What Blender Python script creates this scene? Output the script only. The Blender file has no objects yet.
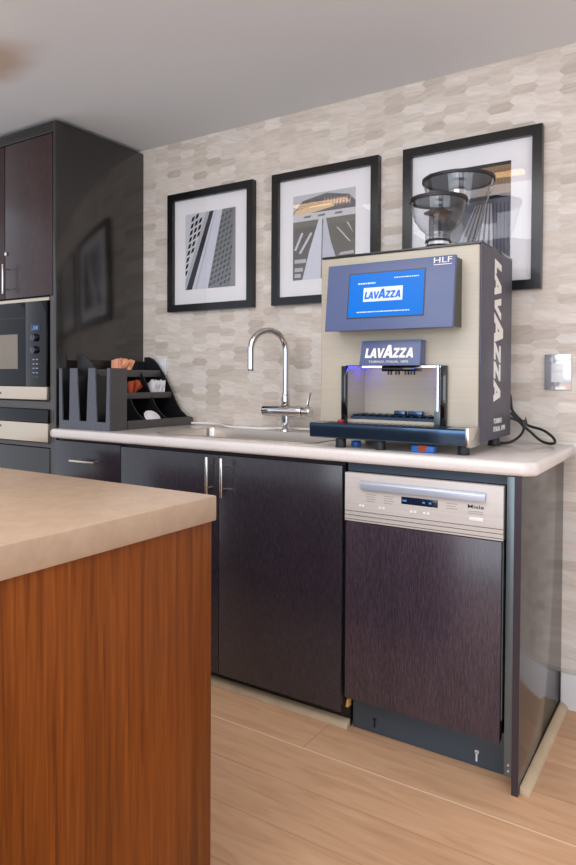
import bpy, bmesh, math, random
from math import sin, cos, pi, radians
from mathutils import Vector, Matrix
random.seed(7)
SC = bpy.context.scene
COL = SC.collection

# ------------------------------------------------------------------ camera
YAW, PITCH, ROLL = 0.571703294, 0.0195332434, 0.0053308504
s, c = sin(YAW), cos(YAW)
r = Vector((c, s, 0)); fw = Vector((-s, c, 0)); u = Vector((0, 0, 1))
cp, sp = cos(PITCH), sin(PITCH); fw, u = fw*cp - u*sp, u*cp + fw*sp
cr, sr = cos(ROLL), sin(ROLL); r, u = r*cr + u*sr, u*cr - r*sr
cam_d = bpy.data.cameras.new('camera')
cam = bpy.data.objects.new('camera', cam_d); COL.objects.link(cam)
m = Matrix((r, u, -fw)).transposed().to_4x4(); m.translation = Vector((0, -2.455, 1.15))
cam.matrix_world = m
cam_d.sensor_fit = 'VERTICAL'; cam_d.sensor_height = 36.0
cam_d.lens = 661.019/865*36.0
cam_d.shift_y = -(432.5 - 390.157)/865
cam_d.clip_start = 0.02
SC.camera = cam

# ------------------------------------------------------------------ light
SC.view_settings.view_transform = 'Standard'
SC.view_settings.look = 'None'
SC.view_settings.exposure = 0.0
SC.view_settings.gamma = 1.0
w = bpy.data.worlds.new('daylight'); SC.world = w; w.use_nodes = True
w.node_tree.nodes['Background'].inputs['Color'].default_value = (0.88, 0.95, 1.06, 1)
w.node_tree.nodes['Background'].inputs['Strength'].default_value = 1.0

def area(name, loc, target, sx, sy, power, col):
    d = bpy.data.lights.new(name, 'AREA'); d.shape = 'RECTANGLE'; d.size = sx; d.size_y = sy
    d.energy = power; d.color = col
    o = bpy.data.objects.new(name, d); COL.objects.link(o); o.location = loc
    o.rotation_euler = (Vector(target) - Vector(loc)).to_track_quat('-Z', 'Y').to_euler()
    return o
area('right_fill', (2.6, -2.9, 1.45), (-0.8, -0.3, 1.0), 2.2, 1.9, 34, (0.90, 0.96, 1.06))  # unseen soft fill added for assumed daylight from the right, no window built
area('rear_fill', (-0.6, -5.0, 1.5), (-0.9, 0, 1.1), 3.0, 1.9, 60, (0.92, 0.97, 1.06))  # added area fill behind the camera, daylight assumed
area('overhead_fill', (-0.9, -2.3, 2.285), (-0.9, -2.25, 0), 2.2, 1.6, 42, (0.95, 0.98, 1.03))  # unseen fill, added to brighten floor, worktops and wall from above

# ------------------------------------------------------------------ materials
def srgb(*v):
    return tuple(((x/255)/12.92 if x/255 <= 0.04045 else ((x/255+0.055)/1.055)**2.4) for x in v) + (1,)
def new_mat(name):
    mt = bpy.data.materials.new(name); mt.use_nodes = True
    nt = mt.node_tree
    return mt, nt, nt.nodes['Principled BSDF']
def plain(name, col, rough=0.5, metal=0.0, spec=0.5, emit=None, es=0, bump=0, bscale=200, coat=0):
    mt, nt, b = new_mat(name)
    b.inputs['Base Color'].default_value = srgb(*col)
    b.inputs['Roughness'].default_value = rough
    b.inputs['Metallic'].default_value = metal
    b.inputs['Specular IOR Level'].default_value = spec
    if coat: b.inputs['Coat Weight'].default_value = coat; b.inputs['Coat Roughness'].default_value = 0.08
    if emit:
        b.inputs['Emission Color'].default_value = srgb(*emit); b.inputs['Emission Strength'].default_value = es
    # every surface gets a little procedural variation
    tc = nt.nodes.new('ShaderNodeTexCoord'); n = nt.nodes.new('ShaderNodeTexNoise')
    n.inputs['Scale'].default_value = 14; n.inputs['Detail'].default_value = 3
    nt.links.new(tc.outputs['Object'], n.inputs['Vector'])
    mr = nt.nodes.new('ShaderNodeMapRange')
    mr.inputs['To Min'].default_value = max(0, rough-0.04); mr.inputs['To Max'].default_value = min(1, rough+0.04)
    nt.links.new(n.outputs['Fac'], mr.inputs['Value']); nt.links.new(mr.outputs['Result'], b.inputs['Roughness'])
    if bump:
        n2 = nt.nodes.new('ShaderNodeTexNoise'); n2.inputs['Scale'].default_value = bscale
        nt.links.new(tc.outputs['Object'], n2.inputs['Vector'])
        bp = nt.nodes.new('ShaderNodeBump'); bp.inputs['Strength'].default_value = bump; bp.inputs['Distance'].default_value = 0.002
        nt.links.new(n2.outputs['Fac'], bp.inputs['Height']); nt.links.new(bp.outputs['Normal'], b.inputs['Normal'])
    return mt
def grain(name, stops, scale, rough, detail=6, spec=0.5, distort=0.6, second=None, wave=None, coat=0):
    """streaky material: noise stretched by `scale` (x,y,z)"""
    mt, nt, b = new_mat(name); L = nt.links.new
    tc = nt.nodes.new('ShaderNodeTexCoord'); mp = nt.nodes.new('ShaderNodeMapping')
    mp.inputs['Scale'].default_value = scale
    n = nt.nodes.new('ShaderNodeTexNoise'); n.inputs['Scale'].default_value = 1.0
    n.inputs['Detail'].default_value = detail; n.inputs['Roughness'].default_value = 0.62; n.inputs['Distortion'].default_value = distort
    L(tc.outputs['Object'], mp.inputs['Vector']); L(mp.outputs['Vector'], n.inputs['Vector'])
    ra = nt.nodes.new('ShaderNodeValToRGB')
    els = ra.color_ramp.elements
    while len(els) < len(stops): els.new(0.5)
    for e, (p, cc) in zip(els, stops): e.position = p; e.color = srgb(*cc)
    L(n.outputs['Fac'], ra.inputs['Fac'])
    out = ra.outputs['Color']
    if second:                                   # broad tonal streaks
        sc2, lo, hi = second
        mp2 = nt.nodes.new('ShaderNodeMapping'); mp2.inputs['Scale'].default_value = sc2
        n2 = nt.nodes.new('ShaderNodeTexNoise'); n2.inputs['Scale'].default_value = 1.0; n2.inputs['Detail'].default_value = 2
        L(tc.outputs['Object'], mp2.inputs['Vector']); L(mp2.outputs['Vector'], n2.inputs['Vector'])
        mr = nt.nodes.new('ShaderNodeMapRange'); mr.inputs['From Min'].default_value = 0.3; mr.inputs['From Max'].default_value = 0.7
        mr.inputs['To Min'].default_value = lo; mr.inputs['To Max'].default_value = hi
        L(n2.outputs['Fac'], mr.inputs['Value'])
        mx = nt.nodes.new('ShaderNodeMix'); mx.data_type = 'RGBA'; mx.blend_type = 'MULTIPLY'; mx.inputs['Factor'].default_value = 1
        L(out, mx.inputs['A']); L(mr.outputs['Result'], mx.inputs['B']); out = mx.outputs['Result']
    L(out, b.inputs['Base Color'])
    b.inputs['Roughness'].default_value = rough; b.inputs['Specular IOR Level'].default_value = spec
    if coat: b.inputs['Coat Weight'].default_value = coat; b.inputs['Coat Roughness'].default_value = 0.1
    return mt
def math_node(nt, op, a, b=None, c3=None):
    n = nt.nodes.new('ShaderNodeMath'); n.operation = op
    for i, v in enumerate((a, b, c3)):
        if v is None: continue
        if isinstance(v, (int, float)): n.inputs[i].default_value = v
        else: nt.links.new(v, n.inputs[i])
    return n.outputs[0]

def hex_tile_mat():
    mt, nt, b = new_mat('stone_picket_mosaic'); L = nt.links.new
    M = lambda op, a, b=None, c3=None: math_node(nt, op, a, b, c3)
    geo = nt.nodes.new('ShaderNodeTexCoord'); sep = nt.nodes.new('ShaderNodeSeparateXYZ')
    L(geo.outputs['Object'], sep.inputs[0])
    X, Z = sep.outputs['X'], sep.outputs['Z']
    wd, h, t = 0.050, 0.0172, 0.0165
    Lx, Lz = 4*wd - 2*t, 2*h
    def lattice(ox, oz):
        px = M('SUBTRACT', X, ox); pz = M('SUBTRACT', Z, oz)
        ix = M('ROUND', M('DIVIDE', px, Lx)); iz = M('ROUND', M('DIVIDE', pz, Lz))
        dx = M('ABSOLUTE', M('SUBTRACT', px, M('MULTIPLY', ix, Lx)))
        dz = M('ABSOLUTE', M('SUBTRACT', pz, M('MULTIPLY', iz, Lz)))
        d = M('MAXIMUM', M('DIVIDE', dz, h), M('DIVIDE', M('MULTIPLY_ADD', dz, t/h, dx), wd))
        idx = M('MULTIPLY_ADD', iz, 17.31, M('MULTIPLY', ix, 3.77))
        return d, M('ADD', idx, ox*91.7)
    d1, i1 = lattice(0, 0); d2, i2 = lattice(2*wd - t, h)
    sel = M('LESS_THAN', d2, d1)
    d = M('MINIMUM', d1, d2)
    idn = M('ADD', M('MULTIPLY', i2, sel), M('MULTIPLY', i1, M('SUBTRACT', 1, sel)))
    wn = nt.nodes.new('ShaderNodeTexWhiteNoise'); wn.noise_dimensions = '1D'; L(idn, wn.inputs['W'])
    ra = nt.nodes.new('ShaderNodeValToRGB'); els = ra.color_ramp.elements
    stops = [(0, (197, 185, 173)), (0.12, (208, 196, 184)), (0.35, (216, 205, 193)), (0.7, (222, 211, 200)), (0.9, (230, 221, 211)), (1, (219, 211, 203))]
    while len(els) < len(stops): els.new(0.5)
    for e, (p, cc) in zip(els, stops): e.position = p; e.color = srgb(*cc)
    L(wn.outputs['Value'], ra.inputs['Fac'])
    # veins, slanted a little per tile
    off = nt.nodes.new('ShaderNodeCombineXYZ'); L(M('MULTIPLY_ADD', Z, M('MULTIPLY', M('SUBTRACT', wn.outputs['Value'], 0.5), 1.6), X), off.inputs['X'])
    L(M('MULTIPLY', idn, 0.37), off.inputs['Y'])
    L(M('MULTIPLY_ADD', X, M('MULTIPLY', M('SUBTRACT', wn.outputs['Value'], 0.35), 0.45), Z), off.inputs['Z'])
    mp = nt.nodes.new('ShaderNodeMapping'); mp.inputs['Scale'].default_value = (12, 1, 75); L(off.outputs[0], mp.inputs['Vector'])
    n = nt.nodes.new('ShaderNodeTexNoise'); n.inputs['Scale'].default_value = 1; n.inputs['Detail'].default_value = 5; n.inputs['Roughness'].default_value = 0.6
    n.inputs['Distortion'].default_value = 0.5
    L(mp.outputs[0], n.inputs['Vector'])
    mr = nt.nodes.new('ShaderNodeMapRange'); mr.inputs['From Min'].default_value = 0.3; mr.inputs['From Max'].default_value = 0.62
    mr.inputs['To Min'].default_value = 0.85; mr.inputs['To Max'].default_value = 1.03
    L(n.outputs['Fac'], mr.inputs['Value'])
    mx = nt.nodes.new('ShaderNodeMix'); mx.data_type = 'RGBA'; mx.blend_type = 'MULTIPLY'; mx.inputs['Factor'].default_value = 1
    L(ra.outputs['Color'], mx.inputs['A']); L(mr.outputs['Result'], mx.inputs['B'])
    grout = M('GREATER_THAN', d, 0.955)
    mg = nt.nodes.new('ShaderNodeMix'); mg.data_type = 'RGBA'; L(M('MULTIPLY', grout, 0.22), mg.inputs['Factor'])
    L(mx.outputs['Result'], mg.inputs['A']); mg.inputs['B'].default_value = srgb(214, 207, 198)
    L(mg.outputs['Result'], b.inputs['Base Color'])
    b.inputs['Roughness'].default_value = 0.62; b.inputs['Specular IOR Level'].default_value = 0.3
    bp = nt.nodes.new('ShaderNodeBump'); bp.inputs['Strength'].default_value = 0.25; bp.inputs['Distance'].default_value = 0.002; bp.invert = True
    L(grout, bp.inputs['Height']); L(bp.outputs[0], b.inputs['Normal'])
    return mt

def floor_mat():
    mt, nt, b = new_mat('oak_planks'); L = nt.links.new
    M = lambda op, a, b=None, c3=None: math_node(nt, op, a, b, c3)
    tc = nt.nodes.new('ShaderNodeTexCoord'); sep = nt.nodes.new('ShaderNodeSeparateXYZ'); L(tc.outputs['Object'], sep.inputs[0])
    X, Y = sep.outputs['X'], sep.outputs['Y']
    W_, LEN = 0.171, 1.9
    row = M('FLOOR', M('DIVIDE', M('ADD', Y, 0.722), W_))
    fy = M('SUBTRACT', M('DIVIDE', M('ADD', Y, 0.722), W_), row)
    xs = M('ADD', M('ADD', X, 1.055), M('MULTIPLY', M('FRACT', M('MULTIPLY', row, 0.437)), LEN))
    col = M('FLOOR', M('DIVIDE', xs, LEN)); fx = M('SUBTRACT', M('DIVIDE', xs, LEN), col)
    idn = M('MULTIPLY_ADD', row, 7.13, M('MULTIPLY', col, 3.3))
    wn = nt.nodes.new('ShaderNodeTexWhiteNoise'); wn.noise_dimensions = '1D'; L(idn, wn.inputs['W'])
    cmb = nt.nodes.new('ShaderNodeCombineXYZ'); L(X, cmb.inputs['X']); L(Y, cmb.inputs['Y']); L(M('MULTIPLY', wn.outputs['Value'], 9), cmb.inputs['Z'])
    mp = nt.nodes.new('ShaderNodeMapping'); mp.inputs['Scale'].default_value = (4, 30, 1); L(cmb.outputs[0], mp.inputs['Vector'])
    n = nt.nodes.new('ShaderNodeTexNoise'); n.inputs['Scale'].default_value = 1; n.inputs['Detail'].default_value = 7; n.inputs['Distortion'].default_value = 0.9
    L(mp.outputs[0], n.inputs['Vector'])
    ra = nt.nodes.new('ShaderNodeValToRGB'); els = ra.color_ramp.elements
    stops = [(0.25, (190, 147, 112)), (0.5, (205, 162, 126)), (0.75, (213, 172, 137))]
    while len(els) < 3: els.new(0.5)
    for e, (p, cc) in zip(els, stops): e.position = p; e.color = srgb(*cc)
    L(n.outputs['Fac'], ra.inputs['Fac'])
    mr = nt.nodes.new('ShaderNodeMapRange'); mr.inputs['To Min'].default_value = 0.90; mr.inputs['To Max'].default_value = 1.04
    L(wn.outputs['Value'], mr.inputs['Value'])
    mx = nt.nodes.new('ShaderNodeMix'); mx.data_type = 'RGBA'; mx.blend_type = 'MULTIPLY'; mx.inputs['Factor'].default_value = 1
    L(ra.outputs['Color'], mx.inputs['A']); L(mr.outputs['Result'], mx.inputs['B'])
    edge = M('MAXIMUM', M('GREATER_THAN', M('ABSOLUTE', M('SUBTRACT', fy, 0.5)), 0.492), M('GREATER_THAN', M('ABSOLUTE', M('SUBTRACT', fx, 0.5)), 0.4992))
    mg = nt.nodes.new('ShaderNodeMix'); mg.data_type = 'RGBA'; L(M('MULTIPLY', edge, 0.6), mg.inputs['Factor'])
    L(mx.outputs['Result'], mg.inputs['A']); mg.inputs['B'].default_value = srgb(160, 116, 82)
    ml = nt.nodes.new('ShaderNodeMix'); ml.data_type = 'RGBA'      # one open, pale filled joint
    L(M('MULTIPLY', M('LESS_THAN', M('ABSOLUTE', M('ADD', Y, 0.7205)), 0.0026), 0.8), ml.inputs['Factor'])
    L(mg.outputs['Result'], ml.inputs['A']); ml.inputs['B'].default_value = srgb(240, 212, 182)
    L(ml.outputs['Result'], b.inputs['Base Color'])
    b.inputs['Roughness'].default_value = 0.42; b.inputs['Specular IOR Level'].default_value = 0.35
    return mt

def ceiling_mat():
    mt, nt, b = new_mat('ceiling_paint'); L = nt.links.new
    M = lambda op, a, b=None, c3=None: math_node(nt, op, a, b, c3)
    tc = nt.nodes.new('ShaderNodeTexCoord'); sep = nt.nodes.new('ShaderNodeSeparateXYZ'); L(tc.outputs['Object'], sep.inputs[0])
    n = nt.nodes.new('ShaderNodeTexNoise'); n.inputs['Scale'].default_value = 5; L(tc.outputs['Object'], n.inputs['Vector'])
    # soft-edged brownish blotch
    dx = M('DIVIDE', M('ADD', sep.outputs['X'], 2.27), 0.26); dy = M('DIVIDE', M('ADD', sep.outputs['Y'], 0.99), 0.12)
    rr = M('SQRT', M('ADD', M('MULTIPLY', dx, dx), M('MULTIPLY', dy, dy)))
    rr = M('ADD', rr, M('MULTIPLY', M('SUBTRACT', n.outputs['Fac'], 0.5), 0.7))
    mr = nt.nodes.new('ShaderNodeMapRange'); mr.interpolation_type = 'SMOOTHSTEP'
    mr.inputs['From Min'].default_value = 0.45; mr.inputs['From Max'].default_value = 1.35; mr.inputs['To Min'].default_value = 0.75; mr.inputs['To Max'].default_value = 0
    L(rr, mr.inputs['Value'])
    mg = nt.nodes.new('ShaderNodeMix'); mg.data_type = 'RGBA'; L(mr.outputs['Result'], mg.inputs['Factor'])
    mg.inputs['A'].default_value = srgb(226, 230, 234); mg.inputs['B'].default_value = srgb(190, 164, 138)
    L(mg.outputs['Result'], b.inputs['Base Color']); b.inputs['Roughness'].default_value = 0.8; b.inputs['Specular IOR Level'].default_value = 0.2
    return mt

def stone_mat(name, base, dark, rough, scale=40, spec=0.5):
    return grain(name, [(0.3, dark), (0.6, base), (0.8, tuple(min(255, x+5) for x in base))], (scale, scale, scale), rough, spec=spec, second=((5, 5, 5), 0.96, 1.03))

def thin_glass(name, tint=(1, 1, 1), ior=1.45, rough=0.0, gain=1.0):
    mt, nt, b = new_mat(name); nt.nodes.remove(b); L = nt.links.new
    out = nt.nodes['Material Output']
    tr = nt.nodes.new('ShaderNodeBsdfTransparent'); tr.inputs['Color'].default_value = (*tint, 1)
    gl = nt.nodes.new('ShaderNodeBsdfGlossy'); gl.inputs['Roughness'].default_value = rough
    lw = nt.nodes.new('ShaderNodeLayerWeight'); lw.inputs['Blend'].default_value = 0.5
    f5 = math_node(nt, 'POWER', lw.outputs['Facing'], 5.0)
    f0 = ((ior-1)/(ior+1))**2
    fr = math_node(nt, 'MULTIPLY_ADD', f5, 1-f0, f0)
    mx = nt.nodes.new('ShaderNodeMixShader'); L(math_node(nt, 'MULTIPLY', fr, gain), mx.inputs[0]); L(tr.outputs[0], mx.inputs[1]); L(gl.outputs[0], mx.inputs[2])
    L(mx.outputs[0], out.inputs['Surface'])
    return mt
def print_mat():
    mt, nt, b = new_mat('photo_print')
    a = nt.nodes.new('ShaderNodeVertexColor'); a.layer_name = 'ink'
    n = nt.nodes.new('ShaderNodeTexNoise'); n.inputs['Scale'].default_value = 160
    tc = nt.nodes.new('ShaderNodeTexCoord'); nt.links.new(tc.outputs['Object'], n.inputs['Vector'])
    mr = nt.nodes.new('ShaderNodeMapRange'); mr.inputs['To Min'].default_value = 0.75; mr.inputs['To Max'].default_value = 1.2
    nt.links.new(n.outputs['Fac'], mr.inputs['Value'])
    mx = nt.nodes.new('ShaderNodeMix'); mx.data_type = 'RGBA'; mx.blend_type = 'MULTIPLY'; mx.inputs['Factor'].default_value = 1
    nt.links.new(a.outputs['Color'], mx.inputs['A']); nt.links.new(mr.outputs['Result'], mx.inputs['B'])
    nt.links.new(mx.outputs['Result'], b.inputs['Base Color']); b.inputs['Roughness'].default_value = 0.6; b.inputs['Specular IOR Level'].default_value = 0.2
    return mt

wenge = [(0.3, (30, 27, 34)), (0.5, (44, 39, 46)), (0.7, (57, 50, 57))]
M_ = dict(
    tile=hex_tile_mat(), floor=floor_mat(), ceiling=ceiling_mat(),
    white_paint=plain('white_paint', (232, 230, 230), 0.45),
    door_v=grain('wenge_door', wenge, (420, 420, 38), 0.22, second=((5, 5, 1.2), 0.85, 1.12), spec=0.6),
    door_dw=grain('wenge_dishwasher_door', [(0.3, (44, 36, 44)), (0.5, (60, 50, 60)), (0.7, (76, 64, 74))], (420, 420, 38), 0.24, second=((7, 7, 1.2), 0.85, 1.12), spec=0.6),
    door_red=grain('wenge_upper_door', [(0.3, (42, 29, 30)), (0.5, (58, 40, 40)), (0.7, (72, 52, 50))], (420, 420, 30), 0.24, second=((7, 7, 1.2), 0.85, 1.12), spec=0.5),
    side=grain('dark_gloss_panel', [(0.3, (28, 25, 24)), (0.6, (40, 36, 34)), (0.8, (48, 43, 40))], (3, 3, 3), 0.13, spec=0.9),
    endpanel=grain('dark_gloss_end_panel', [(0.3, (52, 48, 47)), (0.6, (60, 56, 55)), (0.8, (66, 62, 61))], (40, 40, 4), 0.14, spec=0.8),
    edgeband=plain('dark_edge_band', (52, 44, 52), 0.35),
    carcass=plain('dark_carcass', (24, 22, 24), 0.5),
    frame_grey=plain('grey_cabinet_edge', (84, 80, 78), 0.4),
    chip=plain('raw_chipboard', (214, 168, 96), 0.8, bump=0.4, bscale=400),
    counter=stone_mat('cream_worktop', (226, 218, 213), (219, 210, 203), 0.14, 160, spec=0.6),
    island_top=stone_mat('beige_island_worktop', (176, 150, 126), (167, 141, 117), 0.24, 30, spec=0.5),
    island_wood=grain('orange_brown_veneer', [(0.25, (84, 38, 8)), (0.45, (112, 56, 14)), (0.6, (126, 66, 20)), (0.8, (150, 86, 34))], (110, 110, 3.2), 0.36, second=((9, 9, 0.9), 0.76, 1.15), spec=0.15),
    trimwood=grain('pale_floor_trim', [(0.3, (180, 158, 128)), (0.6, (192, 170, 140)), (0.8, (200, 180, 152))], (12, 12, 12), 0.5),
    kick=plain('blue_grey_plinth', (64, 76, 88), 0.3),
    filler=plain('teal_grey_bracket', (104, 114, 118), 0.35, 0.6),
    steel=plain('brushed_steel', (206, 196, 186), 0.30, 1.0),
    steel_front=grain('brushed_champagne_steel', [(0.3, (176, 166, 148)), (0.7, (184, 175, 158))], (4, 4, 160), 0.3, spec=0.6),
    dw_steel=grain('dishwasher_steel', [(0.3, (192, 184, 178)), (0.7, (202, 195, 190))], (4, 4, 160), 0.32, spec=0.5),
    chrome=plain('chrome', (225, 225, 228), 0.06, 1.0),
    nickel=plain('satin_nickel', (214, 208, 202), 0.25, 1.0),
    gloss_black=plain('gloss_black', (14, 15, 18), 0.06, spec=0.7),
    tray=plain('polished_dark_steel', (62, 84, 110), 0.12, 0.8),
    black_glass=plain('black_oven_glass', (14, 14, 18), 0.04, spec=0.42),
    window_glass=plain('oven_window', (134, 124, 110), 0.10, spec=0.6),
    black_frame=plain('black_frame_lacquer', (20, 20, 23), 0.22, spec=0.5),
    mat_board=plain('white_mount_board', (236, 234, 236), 0.8),
    print=print_mat(),
    pic_glass=thin_glass('picture_glass', ior=1.5, gain=0.8),
    hopper=thin_glass('clear_hopper_plastic', (0.97, 0.97, 0.98), 1.5, 0.02),
    hopper_lid=plain('smoky_lid', (104, 98, 94), 0.2),
    purple=plain('violet_grey_lacquer', (84, 96, 134), 0.36),
    purple_side=plain('violet_grey_side', (72, 70, 84), 0.42),
    white_ink=plain('white_lettering', (236, 232, 226), 0.5),
    dark_ink=plain('dark_lettering', (48, 44, 48), 0.5),
    blue_ink=plain('blue_lettering', (20, 80, 170), 0.5, emit=(16, 90, 190), es=0.6),
    screen=plain('lit_blue_screen', (0, 40, 80), 0.25, spec=0.2, emit=(0, 120, 226), es=0.95),
    screen_white=plain('lit_white_area', (120, 130, 140), 0.2, emit=(222, 238, 250), es=0.85),
    screen_rim=plain('screen_rim', (52, 48, 58), 0.3),
    led=plain('blue_led', (30, 40, 160), 0.3, emit=(50, 60, 255), es=40.0),
    bay_fill=plain('bay_fill_glow', (230, 230, 220), 0.4, emit=(255, 244, 225), es=2.5),  # glow added to brighten the outlet bay
    grip=plain('satin_blue_grey_metal', (186, 194, 208), 0.3, 0.35),
    oven_strip=plain('warm_oven_steel', (216, 200, 180), 0.3, 0.9),
    knob=plain('dark_metal_knob', (90, 92, 100), 0.15, 0.9), dim=plain('dim_button', (140, 152, 172), 0.35),
    grey_ink=plain('grey_lettering', (128, 120, 116), 0.5),
    red=plain('red_plastic', (170, 20, 30), 0.35),
    black_plastic=plain('black_plastic', (26, 26, 28), 0.45),
    organizer=plain('charcoal_plastic', (27, 27, 29), 0.34, bump=0.05, bscale=600),
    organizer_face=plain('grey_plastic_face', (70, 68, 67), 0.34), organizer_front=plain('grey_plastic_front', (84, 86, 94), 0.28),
    cable=plain('black_cable', (20, 19, 20), 0.45),
    white_cable=plain('white_cable', (240, 238, 234), 0.5),
    plastic_white=plain('white_socket_plastic', (226, 228, 232), 0.2),
    socket_steel=plain('polished_socket_plate', (222, 226, 232), 0.12, 0.75),
    orange=plain('orange_paper', (238, 172, 136), 0.7), rust=plain('rust_paper', (170, 72, 40), 0.7),
    paper=plain('white_paper', (232, 228, 230), 0.7), bluepaper=plain('pale_blue_paper', (170, 182, 200), 0.7),
    blue_plastic=plain('blue_plastic', (36, 110, 196), 0.35),
    lcd=plain('lcd', (22, 34, 58), 0.12), lcd_lit=plain('lcd_digits', (80, 120, 170), 0.3, emit=(90, 150, 210), es=0.25),
    button=plain('pale_button', (232, 228, 222), 0.35),
    shade=plain('brown_lamp_shade', (120, 84, 52), 0.7), bulb=plain('warm_diffuser', (255, 226, 180), 0.5, emit=(255, 205, 140), es=8.0),
)

# ------------------------------------------------------------------ mesh helpers
class MB:
    def __init__(self): self.bm = bmesh.new()
    def _merge(self, b2):
        me = bpy.data.meshes.new('tmp'); b2.to_mesh(me); b2.free()
        self.bm.from_mesh(me); bpy.data.meshes.remove(me); return self
    def box(self, x0, x1, y0, y1, z0, z1, bev=0.0, seg=2):
        b = bmesh.new(); bmesh.ops.create_cube(b, size=1)
        for v in b.verts:
            v.co = Vector(((x0+x1)/2 + v.co.x*(x1-x0), (y0+y1)/2 + v.co.y*(y1-y0), (z0+z1)/2 + v.co.z*(z1-z0)))
        if bev:
            bev = min(bev, 0.49*min(abs(x1-x0), abs(y1-y0), abs(z1-z0)))
            bmesh.ops.bevel(b, geom=b.edges[:], offset=bev, segments=seg, profile=0.5, affect='EDGES')
        return self._merge(b)
    def hexa(self, pts, bev=0.0):                         # eight corners: bottom ring then top ring
        b = bmesh.new(); v = [b.verts.new(p) for p in pts]
        for q in ((3,2,1,0), (4,5,6,7), (0,1,5,4), (1,2,6,5), (2,3,7,6), (3,0,4,7)): b.faces.new([v[i] for i in q])
        bmesh.ops.recalc_face_normals(b, faces=b.faces[:])
        if bev: bmesh.ops.bevel(b, geom=b.edges[:], offset=bev, segments=2, profile=0.5, affect='EDGES')
        return self._merge(b)
    def prism(self, poly, fn, d0, d1, bev=0.0, seg=2):    # fn(a,b,d) -> world point
        b = bmesh.new()
        A = [b.verts.new(fn(p[0], p[1], d0)) for p in poly]; B = [b.verts.new(fn(p[0], p[1], d1)) for p in poly]
        n = len(poly); b.faces.new(A[::-1]); b.faces.new(B)
        for i in range(n): b.faces.new((A[i], A[(i+1) % n], B[(i+1) % n], B[i]))
        bmesh.ops.recalc_face_normals(b, faces=b.faces[:])
        if bev: bmesh.ops.bevel(b, geom=b.edges[:], offset=bev, segments=seg, profile=0.5, affect='EDGES')
        return self._merge(b)
    def cyl(self, p0, p1, r0, r1=None, seg=24, bev=0.0):
        r1 = r0 if r1 is None else r1
        p0, p1 = Vector(p0), Vector(p1); d = p1 - p0
        b = bmesh.new(); bmesh.ops.create_cone(b, cap_ends=True, segments=seg, radius1=r0, radius2=r1, depth=d.length)
        if bev:
            es = [e for e in b.edges if abs(e.verts[0].co.z - e.verts[1].co.z) < 1e-6]
            bmesh.ops.bevel(b, geom=es, offset=bev, segments=2, profile=0.5, affect='EDGES')
        b.transform(Matrix.Translation((p0+p1)/2) @ d.to_track_quat('Z', 'Y').to_matrix().to_4x4())
        return self._merge(b)
    def tube(self, pts, rad, seg=12, smooth=0):
        pts = [Vector(p) for p in pts]
        if smooth:
            out = []
            n = len(pts)
            for i in range(n-1):
                p0, p1, p2, p3 = pts[max(i-1, 0)], pts[i], pts[i+1], pts[min(i+2, n-1)]
                for k in range(smooth):
                    t = k/smooth
                    out.append(0.5*((2*p1) + (p2-p0)*t + (2*p0-5*p1+4*p2-p3)*t*t + (3*p1-p0-3*p2+p3)*t**3))
            out.append(pts[-1]); pts = out
        b = bmesh.new(); rings = []; prev = None
        for i, p in enumerate(pts):
            d = (pts[min(i+1, len(pts)-1)] - pts[max(i-1, 0)]).normalized()
            if prev is None:
                a = d.orthogonal().normalized()
            else:
                a = (prev - d*prev.dot(d)).normalized()
            prev = a; q = d.cross(a)
            rr = rad(i/(len(pts)-1)) if callable(rad) else rad
            rings.append([b.verts.new(p + (a*cos(2*pi*k/seg) + q*sin(2*pi*k/seg))*rr) for k in range(seg)])
        for A, B in zip(rings, rings[1:]):
            for k in range(seg): b.faces.new((A[k], A[(k+1) % seg], B[(k+1) % seg], B[k]))
        b.faces.new(rings[0][::-1]); b.faces.new(rings[-1])
        bmesh.ops.recalc_face_normals(b, faces=b.faces[:])
        return self._merge(b)
    def lathe(self, prof, cx, cy, seg=40, cap=True):
        b = bmesh.new(); rings = [[b.verts.new((cx + rr*cos(2*pi*k/seg), cy + rr*sin(2*pi*k/seg), z)) for k in range(seg)] for rr, z in prof]
        for A, B in zip(rings, rings[1:]):
            for k in range(seg): b.faces.new((A[k], A[(k+1) % seg], B[(k+1) % seg], B[k]))
        if cap: b.faces.new(rings[0][::-1]); b.faces.new(rings[-1])
        bmesh.ops.recalc_face_normals(b, faces=b.faces[:])
        return self._merge(b)
    def mesh(self, name, off=(0, 0, 0)):
        self.bm.transform(Matrix.Translation(-Vector(off)))
        me = bpy.data.meshes.new(name); self.bm.to_mesh(me); self.bm.free()
        for p in me.polygons: p.use_smooth = True
        me.set_sharp_from_angle(angle=radians(32))
        return me

def wloc(o):
    v = Vector((0, 0, 0))
    while o: v += Vector(o.location); o = o.parent
    return v
def part(name, mb, mat, parent, label=None):
    o = bpy.data.objects.new(name, mb.mesh(name, wloc(parent))); COL.objects.link(o)
    o.data.materials.append(M_[mat] if isinstance(mat, str) else mat)
    o.parent = parent
    if label: o['label'] = label
    return o
def thing(name, loc, label, cat, group=None):
    o = bpy.data.objects.new(name, None); COL.objects.link(o); o.location = loc
    o.empty_display_size = 0.05
    o['label'] = label; o['category'] = cat
    if group: o['group'] = group
    return o
def solo(name, mb, mat, loc, label=None, cat=None, group=None, kind=None):
    o = bpy.data.objects.new(name, mb.mesh(name, loc)); COL.objects.link(o); o.location = loc
    o.data.materials.append(M_[mat] if isinstance(mat, str) else mat)
    if label: o['label'] = label
    if cat: o['category'] = cat
    if group: o['group'] = group
    if kind: o['kind'] = kind
    return o
def structure(name, mb, mat): return solo(name, mb, mat, (0, 0, 0), kind='structure')

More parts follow.
